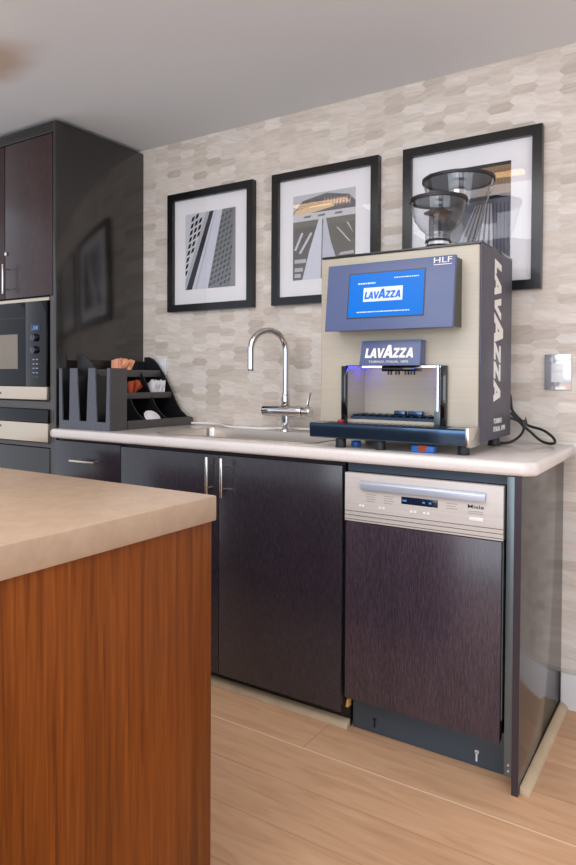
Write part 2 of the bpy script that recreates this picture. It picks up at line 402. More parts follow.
# lettering: returns MB lying on plane (origin, xdir, ydir) fitted in width x height
def lettering(body, origin, xd, yd, width, height, thick=0.0006, bold=0.0, shear=0.0, space=1.0):
    cu = bpy.data.curves.new('t', 'FONT'); cu.body = body; cu.size = 1; cu.offset = bold; cu.shear = shear
    cu.space_character = space; cu.resolution_u = 2; cu.align_x = 'LEFT'
    o = bpy.data.objects.new('t', cu); COL.objects.link(o)
    dg = bpy.context.evaluated_depsgraph_get(); me = bpy.data.meshes.new_from_object(o.evaluated_get(dg))
    bpy.data.objects.remove(o); bpy.data.curves.remove(cu)
    xs = [v.co.x for v in me.vertices]; ys = [v.co.y for v in me.vertices]
    x0, x1, y0, y1 = min(xs), max(xs), min(ys), max(ys)
    origin, xd, yd = Vector(origin), Vector(xd).normalized(), Vector(yd).normalized(); nd = xd.cross(yd)
    mb = MB(); mb.bm.from_mesh(me); bpy.data.meshes.remove(me)
    ex = bmesh.ops.extrude_face_region(mb.bm, geom=mb.bm.faces[:])
    for v in [g for g in ex['geom'] if isinstance(g, bmesh.types.BMVert)]: v.co.z = thick
    for v in mb.bm.verts:
        p = v.co.copy()
        v.co = origin + xd*((p.x-x0)/(x1-x0)*width) + yd*((p.y-y0)/(y1-y0)*height) + nd*p.z
    bmesh.ops.recalc_face_normals(mb.bm, faces=mb.bm.faces[:])
    return mb
GL = {'L': (0.60, [[(0, 0), (.29, 0), (.29, 1), (0, 1)], [(.2, 0), (.60, 0), (.60, .27), (.2, .27)]]),
      'A': (0.98, [[(0, 0), (.30, 0), (.62, 1), (.34, 1)], [(.68, 0), (.98, 0), (.64, 1), (.36, 1)], [(.2, .17), (.78, .17), (.72, .38), (.26, .38)]]),
      'V': (0.98, [[(0, 1), (.30, 1), (.62, 0), (.34, 0)], [(.68, 1), (.98, 1), (.64, 0), (.36, 0)]]),
      'Z': (0.74, [[(0, .76), (.74, .76), (.74, 1), (0, 1)], [(0, 0), (.74, 0), (.74, .24), (0, .24)], [(0, .22), (.33, .22), (.74, .78), (.41, .78)]])}
def logo(origin, xd, yd, width, height, thick=0.0006):
    """seven slanted block capitals, the middle one taller"""
    seq = [('L', 1, 0), ('A', 1, -.04), ('V', 1, -.12), ('A', 1.32, -.14), ('Z', 1, -.04), ('Z', 1, .06), ('A', 1, .03)]
    polys = []; x = 0; SH = 0.16
    for ch, k, kern in seq:
        wd, ps = GL[ch]; x += kern
        for q in ps: polys.append([(x + a*k + b*k*SH, b*k) for a, b in q])
        x += wd*k + 0.03
    tw = x + SH
    origin, xd, yd = Vector(origin), Vector(xd).normalized(), Vector(yd).normalized(); nd = xd.cross(yd)
    mb = MB()
    for i, q in enumerate(polys):
        mb.prism(q, lambda a, b, d: origin + xd*(a/tw*width) + yd*(b*height) + nd*d, 0, thick*(1 + 0.02*i))
    return mb

EPS = 0.001
# ================================================================== ROOM
structure('wall_back', MB().box(-4.2, 3.2, 0, 0.12, 0, 2.42), 'tile')
structure('floor', MB().box(-4.2, 3.2, -5.2, 0.12, -0.1, 0), 'floor')
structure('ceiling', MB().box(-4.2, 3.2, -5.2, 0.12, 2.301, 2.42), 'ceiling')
structure('baseboard_back', MB().box(-0.4325, 3.2, -0.016, 0, 0, 0.125, 0.003), 'white_paint')
def qround(x0, x1, y0, y1, R, h, axis):
    pts = [(0, 0)] + [(R*cos(t*pi/16), h*sin(t*pi/16)) for t in range(9)]
    if axis == 'x': return MB().prism(pts, lambda a, b, d: (d, y1 - a, b), x0, x1, 0.0008)
    return MB().prism(pts, lambda a, b, d: (x0 + a, d, b), y0, y1, 0.0008)
structure('trim_1', qround(-2.40, -0.990, 0, -0.526, 0.026, 0.026, 'x'), 'trimwood')
structure('trim_2', qround(-0.4328, 0, -0.590, -0.018, 0.027, 0.024, 'y'), 'trimwood')

# ================================================================== TALL CABINET with ovens
TF = -0.536
X0, X1 = -3.19, -2.463
tc_ = thing('tall_cabinet', ((X0+X1)/2, -0.27, 0), 'tall dark cabinet tower at left with glossy side panel, around the ovens', 'cabinet')
part('side_panel', MB().box(-2.483, X1, TF, -EPS, 0, 2.284, 0.0015), 'side', tc_, 'glossy near-black side panel')
part('side_panel', MB().box(X0, X0+0.02, TF, -EPS, 0, 2.284, 0.0015), 'side', tc_)
part('top_panel', MB().box(X0+0.021, -2.484, TF, -EPS, 2.236, 2.284, 0.0015), 'side', tc_)
part('back_panel', MB().box(X0+0.021, -2.484, -0.02, -EPS, 0, 2.235), 'carcass', tc_)
part('shelf', MB().box(X0+0.021, -2.484, TF+0.022, -0.021, 1.51, 1.528), 'carcass', tc_)
part('shelf', MB().box(X0+0.021, -2.484, TF+0.004, -0.021, 1.000, 1.034), 'frame_grey', tc_, 'grey rail between the two ovens')
part('shelf', MB().box(X0+0.021, -2.484, TF+0.004, -0.021, 0.826, 0.845), 'frame_grey', tc_)
part('front_edge', MB().box(-2.505, -2.4835, TF+0.001, TF+0.020, 0.0, 1.51), 'frame_grey', tc_)
for a, b, hx, lk in ((-2.832, -2.487, -2.803, True), (X0+0.002, -2.837, None, False)):
    d = part('door', MB().box(a, b, TF-0.001, TF+0.019, 1.513, 2.231, 0.0015), 'door_red', tc_, 'reddish dark wood upper door')
    if hx:
        h = MB().cyl((hx, TF-0.034, 1.672), (hx, TF-0.034, 1.532), 0.005, seg=12, bev=0.001)
        for z in (1.65, 1.555): h.cyl((hx, TF-0.034, z), (hx, TF-0.001, z), 0.0035, seg=10)
        part('handle', h, 'nickel', d)
        part('lock', MB().cyl((-2.823, TF-0.006, 1.726), (-2.823, TF-0.001, 1.726), 0.0095, seg=20, bev=0.001), 'chrome', d)
part('lower_door', MB().box(X0+0.022, -2.509, TF-0.001, TF+0.018, 0.12, 0.822, 0.0015), 'side', tc_)
part('plinth', MB().box(X0+0.021, -2.484, TF+0.06, TF+0.075, 0, 0.11), 'carcass', tc_)

MXL, MXR = -3.165, -2.508
mw = thing('microwave_oven', (-2.83, -0.3, 1.036), 'built-in black glass microwave with two knobs in the tall cabinet', 'microwave')
part('body', MB().box(MXL+0.01, MXR-0.004, TF+0.012, -0.05, 1.0365, 1.500), 'black_plastic', mw)
part('top_trim', MB().box(MXL, MXR, TF-0.004, TF+0.011, 1.490, 1.505, 0.001), 'oven_strip', mw, 'thin steel strip along the top')
part('bottom_trim', MB().box(MXL, MXR-0.006, TF-0.012, TF+0.011, 1.042, 1.101, 0.002), 'oven_strip', mw, 'steel strip under the door')
d = part('door', MB().box(MXL, -2.668, TF-0.012, TF+0.011, 1.103, 1.488, 0.002), 'black_glass', mw)
part('window', MB().box(MXL+0.08, -2.722, TF-0.0135, TF-0.0115, 1.182, 1.343, 0.0004), 'window_glass', d, 'grey window in the glass')
part('seam', MB().box(MXL, -2.660, TF-0.0132, TF-0.0118, 1.4155, 1.4185), 'gloss_black', d)
cpn = part('control_panel', MB().box(-2.666, MXR-0.008, TF-0.012, TF+0.011, 1.103, 1.488, 0.002), 'black_glass', mw)
part('display', MB().box(-2.624, -2.556, TF-0.0135, TF-0.0115, 1.352, 1.384, 0.0004), 'lcd', cpn, 'blue display')
for (xa, xb, zb) in ((-2.602, -2.590, 1.376), (-2.586, -2.574, 1.376), (-2.615, -2.606, 1.364)):
    part('display_digit', MB().box(xa, xb, TF-0.0145, TF-0.0135, 1.360, zb), 'lcd_lit', cpn)
for z in (1.324, 1.268):
    part('knob', MB().cyl((-2.592, TF-0.030, z), (-2.592, TF-0.012, z), 0.016, 0.018, 28, 0.002).box(-2.5935, -2.5905, TF-0.0315, TF-0.029, z, z+0.014), 'knob', cpn)
for k in range(4):
    for j in range(2):
        part('button', MB().box(-2.612+j*0.024, -2.598+j*0.024, TF-0.0135, TF-0.0115, 1.222-k*0.020, 1.227-k*0.020), 'dim', cpn)
part('button_bar', MB().box(-2.618, -2.566, TF-0.0135, TF-0.0115, 1.142, 1.150), 'gloss_black', cpn)
part('lettering', lettering('Miele', (-2.905, TF-0.0125, 1.063), (1, 0, 0), (0, 0, 1), 0.055, 0.014, bold=0.02), 'dark_ink', mw)
wd_ = thing('warming_drawer', (-2.83, -0.3, 0.846), 'built-in warming drawer with black glass and steel strip below the microwave', 'drawer')
part('body', MB().box(MXL+0.01, MXR-0.004, TF+0.012, -0.05, 0.846, 0.998), 'black_plastic', wd_)
part('front_glass', MB().box(MXL, MXR+0.002, TF-0.012, TF+0.011, 0.938, 0.996, 0.002), 'black_glass', wd_)
part('front_strip', MB().box(MXL, MXR+0.002, TF-0.012, TF+0.011, 0.850, 0.936, 0.002), 'oven_strip', wd_, 'steel strip')
part('lettering', lettering('Miele', (-2.905, TF-0.0125, 0.908), (1, 0, 0), (0, 0, 1), 0.055, 0.014, bold=0.02), 'dark_ink', wd_)

# ================================================================== BASE CABINETS
F0, F1 = -0.590, -0.571                      # door front / door back
def bar_handle(p0, p1, axis):
    h = MB().cyl(p0, p1, 0.006, seg=14, bev=0.001)
    p0, p1 = Vector(p0), Vector(p1)
    for t in (0.2, 0.8):
        q = p0.lerp(p1, t); h.cyl(q, (q.x, F0, q.z), 0.004, seg=10)
    return h
du = thing('drawer_cabinet', (-2.2, -0.29, 0), 'dark wood drawer base cabinet under the black organiser, next to the tower', 'cabinet')
part('carcass', MB().box(-2.402, -1.9985, F1+0.001, -0.002, 0.10, 0.880), 'carcass', du)
d = part('drawer', MB().box(-2.400, -2.0, F0, F1, 0.716, 0.872, 0.0015), 'door_v', du)
part('handle', bar_handle((-2.266, F0-0.033, 0.795), (-2.118, F0-0.033, 0.795), 'x'), 'nickel', d)
part('door', MB().box(-2.400, -2.0, F0, F1, 0.085, 0.712, 0.0015), 'door_v', du)
part('plinth', MB().box(-2.402, -1.9985, -0.525, -0.512, 0, 0.095), 'carcass', du)
part('filler_strip', MB().box(-2.462, -2.403, TF+0.02, TF+0.04, 0, 0.88), 'carcass', du)

sk = thing('sink_cabinet', (-1.494, -0.29, 0), 'dark wood two-door base cabinet below the sink', 'cabinet')
part('side_panel', MB().box(-1.997, -1.979, F1+0.001, -0.002, 0.08, 0.880), 'carcass', sk)
part('side_panel', MB().box(-1.009, -0.991, F1+0.001, -0.002, 0.08, 0.880), 'carcass', sk)
part('bottom_panel', MB().box(-1.978, -1.010, F1+0.001, -0.002, 0.08, 0.098), 'carcass', sk)
part('front_rail', MB().box(-1.978, -1.010, F1+0.001, F1+0.02, 0.855, 0.880), 'carcass', sk)
for a, b, hx in ((-1.9955, -1.4955, -1.527), (-1.4925, -0.9925, -1.461)):
    d = part('door', MB().box(a, b, F0, F1, 0.073, 0.868, 0.0015), 'door_v', sk)
    part('handle', bar_handle((hx, F0-0.030, 0.862), (hx, F0-0.030, 0.722), 'z'), 'nickel', d)
part('plinth', MB().box(-1.997, -0.991, -0.525, -0.512, 0, 0.075), 'carcass', sk)
part('chipped_corner', MB().prism([(0, 0), (0.026, 0.0), (0.03, 0.022), (0.012, 0.026)], lambda a, b, d_: (-0.990 + a*0.35, -0.560 + d_, 0.080 + b), 0, 0.02), 'chip', sk, 'raw yellow chipboard at the broken corner')

# ================================================================== DISHWASHER
dw = thing('dishwasher', (-0.732, -0.29, 0), 'built-in dishwasher with steel control panel and dark wood door', 'dishwasher')
part('body', MB().box(-0.972, -0.492, -0.565, -0.03, 0.135, 0.846), 'carcass', dw)
cp_ = part('control_panel', MB().box(-0.980, -0.484, F0-0.005, -0.566, 0.697, 0.850, 0.002), 'dw_steel', dw)
hb = MB().prism([(-0.012, 0.0), (0.0, 0.0), (0.0, 0.026), (-0.006, 0.026), (-0.012, 0.018)], lambda a, b, d_: (d_, F0-0.006+a, 0.803+b), -0.921, -0.532, 0.001)
part('grip', hb, 'grip', cp_, 'brushed steel handle ledge')
dsp = part('display', MB().box(-0.787, -0.673, F0-0.0065, F0-0.0045, 0.770, 0.792, 0.0004), 'lcd', cp_, 'small dark display')
for (xa, xb) in ((-0.783, -0.770), (-0.720, -0.712), (-0.700, -0.692)):
    part('display_digit', MB().box(xa, xb, F0-0.0072, F0-0.0064, 0.778, 0.783), 'lcd_lit', dsp)
for x in (-0.925, -0.915, -0.858, -0.846, -0.755, -0.743, -0.714, -0.702):
    part('button', MB().box(x-0.004, x+0.004, F0-0.0065, F0-0.0045, 0.746, 0.753, 0.0006), 'button', cp_)
part('button_bar', MB().box(-0.580, -0.540, F0-0.0065, F0-0.0045, 0.745, 0.755, 0.0006), 'button', cp_)
part('lettering', lettering('Miele', (-0.584, F0-0.0052, 0.780), (1, 0, 0), (0, 0, 1), 0.046, 0.0105, bold=0.01), 'dark_ink', cp_)
for x0 in (-0.905, -0.845, -0.648):
    for k in range(4 if x0 < -0.7 else 3):
        part('printed_line', MB().box(x0, x0+0.034-0.006*(k % 2), F0-0.0056, F0-0.0048, 0.786-k*0.007, 0.7872-k*0.007), 'grey_ink', cp_)
for k in range(2): part('printed_line', MB().box(-0.584, -0.540, F0-0.0056, F0-0.0048, 0.771-k*0.006, 0.7722-k*0.006), 'grey_ink', cp_)
for z in (0.729, 0.716, 0.703):
    part('groove', MB().box(-0.980, -0.484, F0-0.0058, F0-0.0045, z, z+0.0016), 'frame_grey', cp_)
part('door', MB().box(-0.978, -0.489, F0-0.001, -0.566, 0.127, 0.694, 0.0015), 'door_dw', dw)
part('edge_strip', MB().box(-0.4875, -0.4845, F0+0.004, -0.566, 0.19, 0.694), 'filler', dw, 'thin bright metal edge beside the door')
kp = part('kick_plate', MB().box(-0.982, -0.487, -0.522, -0.508, 0.002, 0.123, 0.001), 'kick', dw, 'blue grey kick plate')
part('slot', MB().box(-0.907, -0.901, -0.5235, -0.5215, 0.020, 0.046).box(-0.910, -0.898, -0.5235, -0.5215, 0.044, 0.050), 'gloss_black', kp)
part('hook', MB().box(-0.5745, -0.5695, -0.5265, -0.5215, 0.018, 0.046).box(-0.577, -0.566, -0.5265, -0.5215, 0.042, 0.050), 'plastic_white', kp, 'pale clip in the kick plate')
part('top_rail', MB().box(-0.980, -0.4755, -0.572, -0.555, 0.853, 0.880), 'kick', dw)

ep = thing('end_panel', (-0.455, -0.3, 0), 'tall dark glossy panel closing the right end of the counter', 'panel')
part('panel', MB().box(-0.452, -0.434, -0.601, -0.002, 0, 0.881, 0.001), 'endpanel', ep)
part('edge_band', MB().box(-0.4525, -0.4335, -0.6035, -0.6012, 0, 0.881), 'edgeband', ep, 'violet dark front edge')
fl = part('filler_strip', MB().box(-0.4745, -0.4535, -0.598, -0.540, 0.045, 0.880, 0.001), 'filler', ep, 'teal grey metal strip beside the dishwasher')
for z in (0.062, 0.078):
    part('screw', MB().cyl((-0.462, -0.6003, z), (-0.462, -0.598, z), 0.0035, seg=12), 'chrome', fl)

# ================================================================== WORKTOP + SINK
def boolean_cut(mb, cutter):
    a = bpy.data.objects.new('a', mb.mesh('a')); b = bpy.data.objects.new('b', cutter.mesh('b'))
    COL.objects.link(a); COL.objects.link(b)
    md = a.modifiers.new('cut', 'BOOLEAN'); md.operation = 'DIFFERENCE'; md.solver = 'EXACT'; md.object = b
    dg = bpy.context.evaluated_depsgraph_get(); me = bpy.data.meshes.new_from_object(a.evaluated_get(dg))
    bpy.data.objects.remove(a); bpy.data.objects.remove(b)
    out = MB(); out.bm.from_mesh(me); return out
ZT = 0.922
def rounded_rect(x0, x1, y0, y1, rad, n=6, corners=(1, 1, 1, 1)):
    pts = []
    for (cx, cy, a0, on) in ((x1-rad, y0+rad, -90, corners[0]), (x1-rad, y1-rad, 0, corners[1]), (x0+rad, y1-rad, 90, corners[2]), (x0+rad, y0+rad, 180, corners[3])):
        if on:
            for k in range(n+1):
                t = radians(a0 + 90*k/n); pts.append((cx + rad*cos(t), cy + rad*sin(t)))
        else:
            t = radians(a0+45); q = rad*math.sqrt(2); pts.append((cx + q*cos(t), cy + q*sin(t)))
    return pts
flat = lambda a, b, d: (a, b, d)
outline = [(-0.425, -0.612), (-0.395, -0.580), (-0.395, -0.001), (-2.4615, -0.001), (-2.4615, -0.531), (-2.420, -0.545), (-2.420, -0.592), (-2.412, -0.607), (-2.400, -0.612)]
top = MB().prism(outline, flat, 0.8825, ZT, 0.013, 4)
hole = MB().prism(rounded_rect(-1.885, -1.165, -0.500, -0.165, 0.03), flat, 0.80, 1.0)
wt = thing('worktop', (-1.43, -0.3, 0.8825), 'long cream stone worktop running along the tiled wall', 'worktop')
part('slab', boolean_cut(top, hole), 'counter', wt)
snk = thing('sink', (-1.525, -0.333, 0.77), 'rectangular steel sink sunk into the cream worktop by the tap', 'sink')
b = bmesh.new()
prof = [(0.0, ZT+0.0015), (0.0, ZT+0.0004), (0.010, ZT+0.0010), (0.013, 0.90), (0.018, 0.79), (0.035, 0.772)]
rings = []
outs = [(-1.897, -1.153, -0.512, -0.153, 0.040, ZT+0.0006), (-1.896, -1.154, -0.511, -0.154, 0.040, ZT+0.0022), (-1.884, -1.166, -0.499, -0.166, 0.030, ZT+0.0018),
        (-1.882, -1.168, -0.497, -0.168, 0.030, 0.90), (-1.876, -1.174, -0.491, -0.174, 0.03, 0.79), (-1.86, -1.19, -0.475, -0.19, 0.03, 0.772)]
for (xa, xb, ya, yb, rd, z) in outs:
    rings.append([b.verts.new((p[0], p[1], z)) for p in rounded_rect(xa, xb, ya, yb, rd)])
for A, B in zip(rings, rings[1:]):
    n = len(A)
    for k in range(n): b.faces.new((A[k], A[(k+1) % n], B[(k+1) % n], B[k]))
b.faces.new(rings[-1])
bmesh.ops.recalc_face_normals(b, faces=b.faces[:])
mbs = MB(); mbs._merge(b)
part('basin', mbs, 'steel', snk)
part('drain', MB().cyl((-1.525, -0.333, 0.7725), (-1.525, -0.333, 0.775), 0.04, seg=28, bev=0.001), 'chrome', snk)

# ------------------------------------------------------------------ tap
fx, fy = -1.518, -0.112
ta = thing('tap', (fx, fy, ZT), 'tall chrome swan-neck kitchen tap behind the sink', 'tap')
part('base', MB().cyl((fx, fy, ZT+0.0003), (fx, fy, ZT+0.008), 0.027, 0.024, 28, 0.001).cyl((fx, fy, ZT+0.007), (fx, fy, 0.99), 0.0185, seg=28), 'chrome', ta)
body = MB().cyl((fx-0.112, fy, 1.007), (fx+0.085, fy, 1.007), 0.0245, seg=28, bev=0.003)
part('valve_body', body, 'chrome', ta)
part('collar', MB().cyl((fx, fy, 1.025), (fx, fy, 1.085), 0.0195, 0.0175, 28, 0.002), 'chrome', ta)
hd = part('control_handle', MB().cyl((fx+0.087, fy, 1.007), (fx+0.125, fy, 1.007), 0.0225, seg=28, bev=0.003), 'chrome', ta)
part('lever', MB().tube([(fx+0.108, fy, 1.026), (fx+0.112, fy, 1.05), (fx+0.122, fy, 1.088)], 0.0045, 10), 'chrome', hd)
dv = Vector((-0.082, -0.140, 0)); R_ = dv.length/2; dv.normalize()
pts = [(fx, fy, 1.083), (fx, fy, 1.17), (fx, fy, 1.262)]
for k in range(1, 17):
    t = pi*k/16; q = Vector((fx, fy, 1.262)) + dv*(R_*(1-cos(t))) + Vector((0, 0, R_*sin(t)))
    pts.append(q)
pts.append(Vector(pts[-1]) - Vector((0, 0, 0.03)))
pts.append(Vector(pts[-1]) - Vector((0, 0, 0.05)))
part('spout', MB().tube(pts, 0.0135, 20), 'chrome', ta)
tip = Vector(pts[-1])
part('nozzle', MB().cyl(tip, tip - Vector((0, 0, 0.006)), 0.0115, seg=20), 'gloss_black', ta)

# ================================================================== PICTURES
def art_lattice():
    P = [(((0, 0), (1, 0), (1, 1), (0, 1)), (150, 152, 156))]
    P.append((((0, 0.1), (0.5, 1), (0, 1)), (206, 207, 214)))
    for i in range(-2, 14):                               # dark lozenge openings, left of the beam
        for j in range(7):
            cx = -0.02 + 0.085*j + 0.018*i; cy = 0.05 + 0.088*i + 0.028*j
            edge = 0.45*(cy-0.10)/0.9
            if cy > 0.96 or cy < 0.14 or cx > edge - 0.035 or cx < -0.02 or cx < (cy-0.72)*0.62: continue
            a = 0.042; P.append((((cx-a, cy-0.040), (cx+0.014, cy-0.022), (cx+a, cy+0.040), (cx-0.014, cy+0.022)), (22, 23, 32)))
    P.append((((0, 0.0), (0.04, 0.0), (0.50, 1), (0.43, 1), (0, 0.10)), (178, 180, 188)))
    P.append((((0.02, 0), (0.14, 0), (0.58, 1), (0.50, 1)), (40, 44, 54)))
    P.append((((0.14, 0), (0.46, 0), (0.75, 1), (0.58, 1)), (208, 211, 222)))
    P.append((((0.20, 0), (0.24, 0), (0.63, 1), (0.61, 1)), (188, 191, 204)))
    P.append((((0.46, 0), (1, 0), (1, 1), (0.75, 1)), (124, 126, 130)))
    for i in range(-3, 17):                               # smaller openings on the right face
        for j in range(7):
            cy = 0.05 + 0.072*i + 0.022*j; cx = 0.50 + 0.285*cy + 0.070*j
            if cx > 0.93 or cy > 0.96 or cy < 0.03: continue
            a = 0.031; k = 48 + 2*max(i, 0)
            P.append((((cx-a, cy-0.026), (cx+0.008, cy-0.012), (cx+a, cy+0.026), (cx-0.008, cy+0.012)), (k, k+3, k+8)))
    P.append((((0.90, 0), (1, 0), (1, 1), (0.985, 1)), (140, 142, 142)))
    return P
def art_hall():
    P = [(((0, 0), (1, 0), (1, 1), (0, 1)), (134, 134, 132))]
    P.append((((0, 0.80), (1, 0.83), (1, 1), (0, 1)), (192, 194, 202)))
    P.append((((0, 0.80), (0.16, 0.93), (0.55, 0.985), (0.9, 0.93), (1, 0.85), (1, 0.72), (0, 0.76)), (112, 108, 112)))
    for k in range(9):
        x = 0.50 + 0.05*k; P.append((((x, 0.82), (x+0.02, 0.82), (x+0.035, 0.93-0.003*k), (x+0.015, 0.93)), (168, 160, 162)))
    P.append((((0, 0.77), (0.05, 0.83), (0.35, 0.855), (0.62, 0.86), (0.68, 0.82), (0.3, 0.775)), (226, 196, 160)))
    P.append((((0, 0.69), (1, 0.695), (1, 0.775), (0, 0.775)), (206, 204, 208)))
    for x in (0.24, 0.47, 0.74): P.append((((x-0.07, 0.725), (x+0.05, 0.725), (x+0.06, 0.75), (x-0.05, 0.745)), (120, 118, 124)))
    P.append((((0, 0.615), (1, 0.62), (1, 0.692), (0, 0.687)), (122, 120, 112)))
    P.append((((0, 0), (0.22, 0), (0.42, 0.62), (0, 0.62)), (108, 106, 104)))
    P.append((((0.75, 0), (1, 0), (1, 0.62), (0.55, 0.62)), (112, 110, 104)))
    P.append((((0.16, 0), (0.46, 0), (0.48, 0.70), (0.43, 0.70), (0.28, 0.35)), (212, 214, 224)))
    P.append((((0.48, 0), (0.80, 0), (0.62, 0.42), (0.54, 0.70), (0.50, 0.70)), (196, 198, 210)))
    for (a, b) in (((0.02, 0.36), (0.14, 0.56)), ((0.10, 0.32), (0.29, 0.55)), ((0.90, 0.40), (0.70, 0.58)), ((1.0, 0.45), (0.86, 0.62))):
        P.append((((a[0], a[1]), (a[0]+0.035, a[1]-0.01), (b[0]+0.035, b[1]-0.01), (b[0], b[1])), (204, 204, 208)))
    for y in (0.20, 0.10, 0.03): P.append((((0.03, y), (0.22-0.5*(0.2-y), y), (0.22-0.5*(0.2-y), y+0.045), (0.03, y+0.045)), (190, 190, 194)))
    P.append((((0.74, 0.25), (0.98, 0.25), (0.98, 0.29), (0.78, 0.28)), (186, 186, 190)))
    return P
def art_atrium():  # dark line and grey-blue area below it: glass reflections put into the print
    P = [(((0, 0), (1, 0), (1, 1), (0, 1)), (112, 112, 122))]
    P.append((((0, 0.66), (1, 0.69), (1, 1), (0, 1)), (146, 120, 96)))
    for k in range(26): P.append((((k/26, 0.70), (k/26+0.012, 0.70), (k/26+0.012, 0.96), (k/26, 0.96)), (122, 100, 82)))
    P.append((((0, 0.965), (1, 0.965), (1, 1), (0, 1)), (42, 38, 38)))
    P.append((((0, 0.625), (1, 0.65), (1, 0.69), (0, 0.66)), (48, 46, 64)))
    for k in range(7):
        x = 0.25 + 0.085*k; P.append((((x, 0), (x+0.05, 0), (0.60+0.03*k, 0.60), (0.585+0.03*k, 0.60)), (202, 200, 204)))
    for k in range(5): P.append((((0.80+0.04*k, 0), (0.82+0.04*k, 0), (0.80+0.045*k, 0.6), (0.785+0.045*k, 0.6)), (84, 86, 100)))
    return P
def art_mesh(polys, x0, x1, z0, z1, y):
    b = bmesh.new(); lay = b.loops.layers.color.new('ink')
    for i, (q, colr) in enumerate(polys):
        q = [(min(1, max(0, a)), min(1, max(0, bb))) for a, bb in q]
        yy = y - 0.000015*i
        try: f = b.faces.new([b.verts.new((x0 + a*(x1-x0), yy, z0 + bb*(z1-z0))) for a, bb in q])
        except ValueError: continue
        f.normal_update()
        if f.normal.y > 0: f.normal_flip()
        for lp in f.loops: lp[lay] = (colr[0]/255, colr[1]/255, colr[2]/255, 1)
    m_ = MB(); m_.bm.free(); m_.bm = b; return m_
def picture(x0, x1, art, label):
    z0, z1 = 1.466, 2.040; f = 0.034
    t = thing('framed_picture', ((x0+x1)/2, -0.012, z0), label, 'picture', 'black framed pictures on the wall')
    fr = MB()
    yb, yf = -0.002, -0.030
    for (a, b_, c_, d_) in (((x0, z0), (x1, z0), (x1-f, z0+f), (x0+f, z0+f)), ((x1, z0), (x1, z1), (x1-f, z1-f), (x1-f, z0+f)),
                            ((x1, z1), (x0, z1), (x0+f, z1-f), (x1-f, z1-f)), ((x0, z1), (x0, z0), (x0+f, z0+f), (x0+f, z1-f))):
        fr.hexa([(a[0], yb, a[1]), (b_[0], yb, b_[1]), (c_[0], yb, c_[1]), (d_[0], yb, d_[1]), (a[0], yf, a[1]), (b_[0], yf, b_[1]), (c_[0], yf, c_[1]), (d_[0], yf, d_[1])])
    part('frame', fr, 'black_frame', t)
    part('mount', MB().box(x0+f-0.003, x1-f+0.003, -0.011, -0.004, z0+f-0.003, z1-f+0.003), 'mat_board', t)
    px0, px1 = x0+0.102, x1-0.110
    part('print', art_mesh(art, px0, px1, 1.571, 1.935, -0.0113), 'print', t)
    part('glass', MB().box(x0+f-0.002, x1-f+0.002, -0.0172, -0.0157, z0+f-0.002, z1-f+0.002), 'pic_glass', t)
    return t
picture(-2.272, -1.755, art_lattice(), 'black framed black-and-white photo of a steel lattice, nearest the tower')
picture(-1.652, -1.137, art_hall(), 'middle black framed photo of a bright hall, above the coffee machine left side')
picture(-1.033, -0.513, art_atrium(), 'rightmost black framed picture, partly hidden by the bean hoppers')

# ================================================================== SOCKETS
def socket(x0, x1, z0, z1, mat, label, rocker=True):
    t = thing('wall_socket', ((x0+x1)/2, -0.004, z0), label, 'socket')
    part('plate', MB().box(x0, x1, -0.010, -0.0012, z0, z1, 0.003), mat, t)
    w_, h_ = x1-x0, z1-z0
    ins = part('insert', MB().box(x0+w_*0.27, x1-w_*0.27, -0.013, -0.0095, z0+h_*0.22, z1-h_*0.25, 0.0012), 'plastic_white', t)
    part('rocker', MB().box(x0+w_*0.31, x1-w_*0.31, -0.0155, -0.0125, z0+h_*0.50, z1-h_*0.28, 0.001), 'plastic_white', ins)
socket(-0.501, -0.412, 1.110, 1.235, 'socket_steel', 'shiny white wall socket plate to the right of the coffee machine')
socket(-2.375, -2.298, 1.158, 1.241, 'plastic_white', 'plain white wall socket half hidden behind the black organiser')

# ================================================================== COFFEE MACHINE
cmx0, cmx1, cmf, cmb, cz0, cz1 = -1.135, -0.585, -0.485, -0.130, 0.960, 1.556
cm = thing('coffee_machine', (-0.86, -0.31, ZT), 'large steel bean-to-cup coffee machine with blue touch screen on the worktop', 'coffee machine')
shell = MB().box(cmx0, cmx1-0.006, cmf, cmb, cz0, cz1-0.004, 0.006, 3)
rec = MB().box(-1.030, -0.688, cmf-0.05, cmf+0.130, 1.012, 1.190)
part('housing', boolean_cut(shell, rec), 'steel_front', cm)
sp_ = part('side_cover', MB().box(cmx1-0.0055, cmx1, cmf+0.004, cmb, cz0-0.004, cz1-0.002, 0.002), 'purple_side', cm, 'violet grey side cover')
part('lettering', logo((cmx1+0.0002, -0.345, 1.528), (0, 0, -1), (0, 1, 0), 0.466, 0.078), 'white_ink', sp_, 'white vertical lettering')
part('lettering', lettering('TORINO', (cmx1+0.0002, -0.340, 1.005), (0, 1, 0), (0, 0, 1), 0.095, 0.017, bold=0.02), 'white_ink', sp_)
part('lettering', lettering('ITALIA, 1895', (cmx1+0.0002, -0.340, 0.977), (0, 1, 0), (0, 0, 1), 0.138, 0.019, bold=0.02), 'white_ink', sp_)
part('lid', MB().box(cmx0+0.002, cmx1, cmf+0.002, cmb, cz1-0.003, cz1+0.004, 0.001), 'gloss_black', cm, 'thin black top plate')
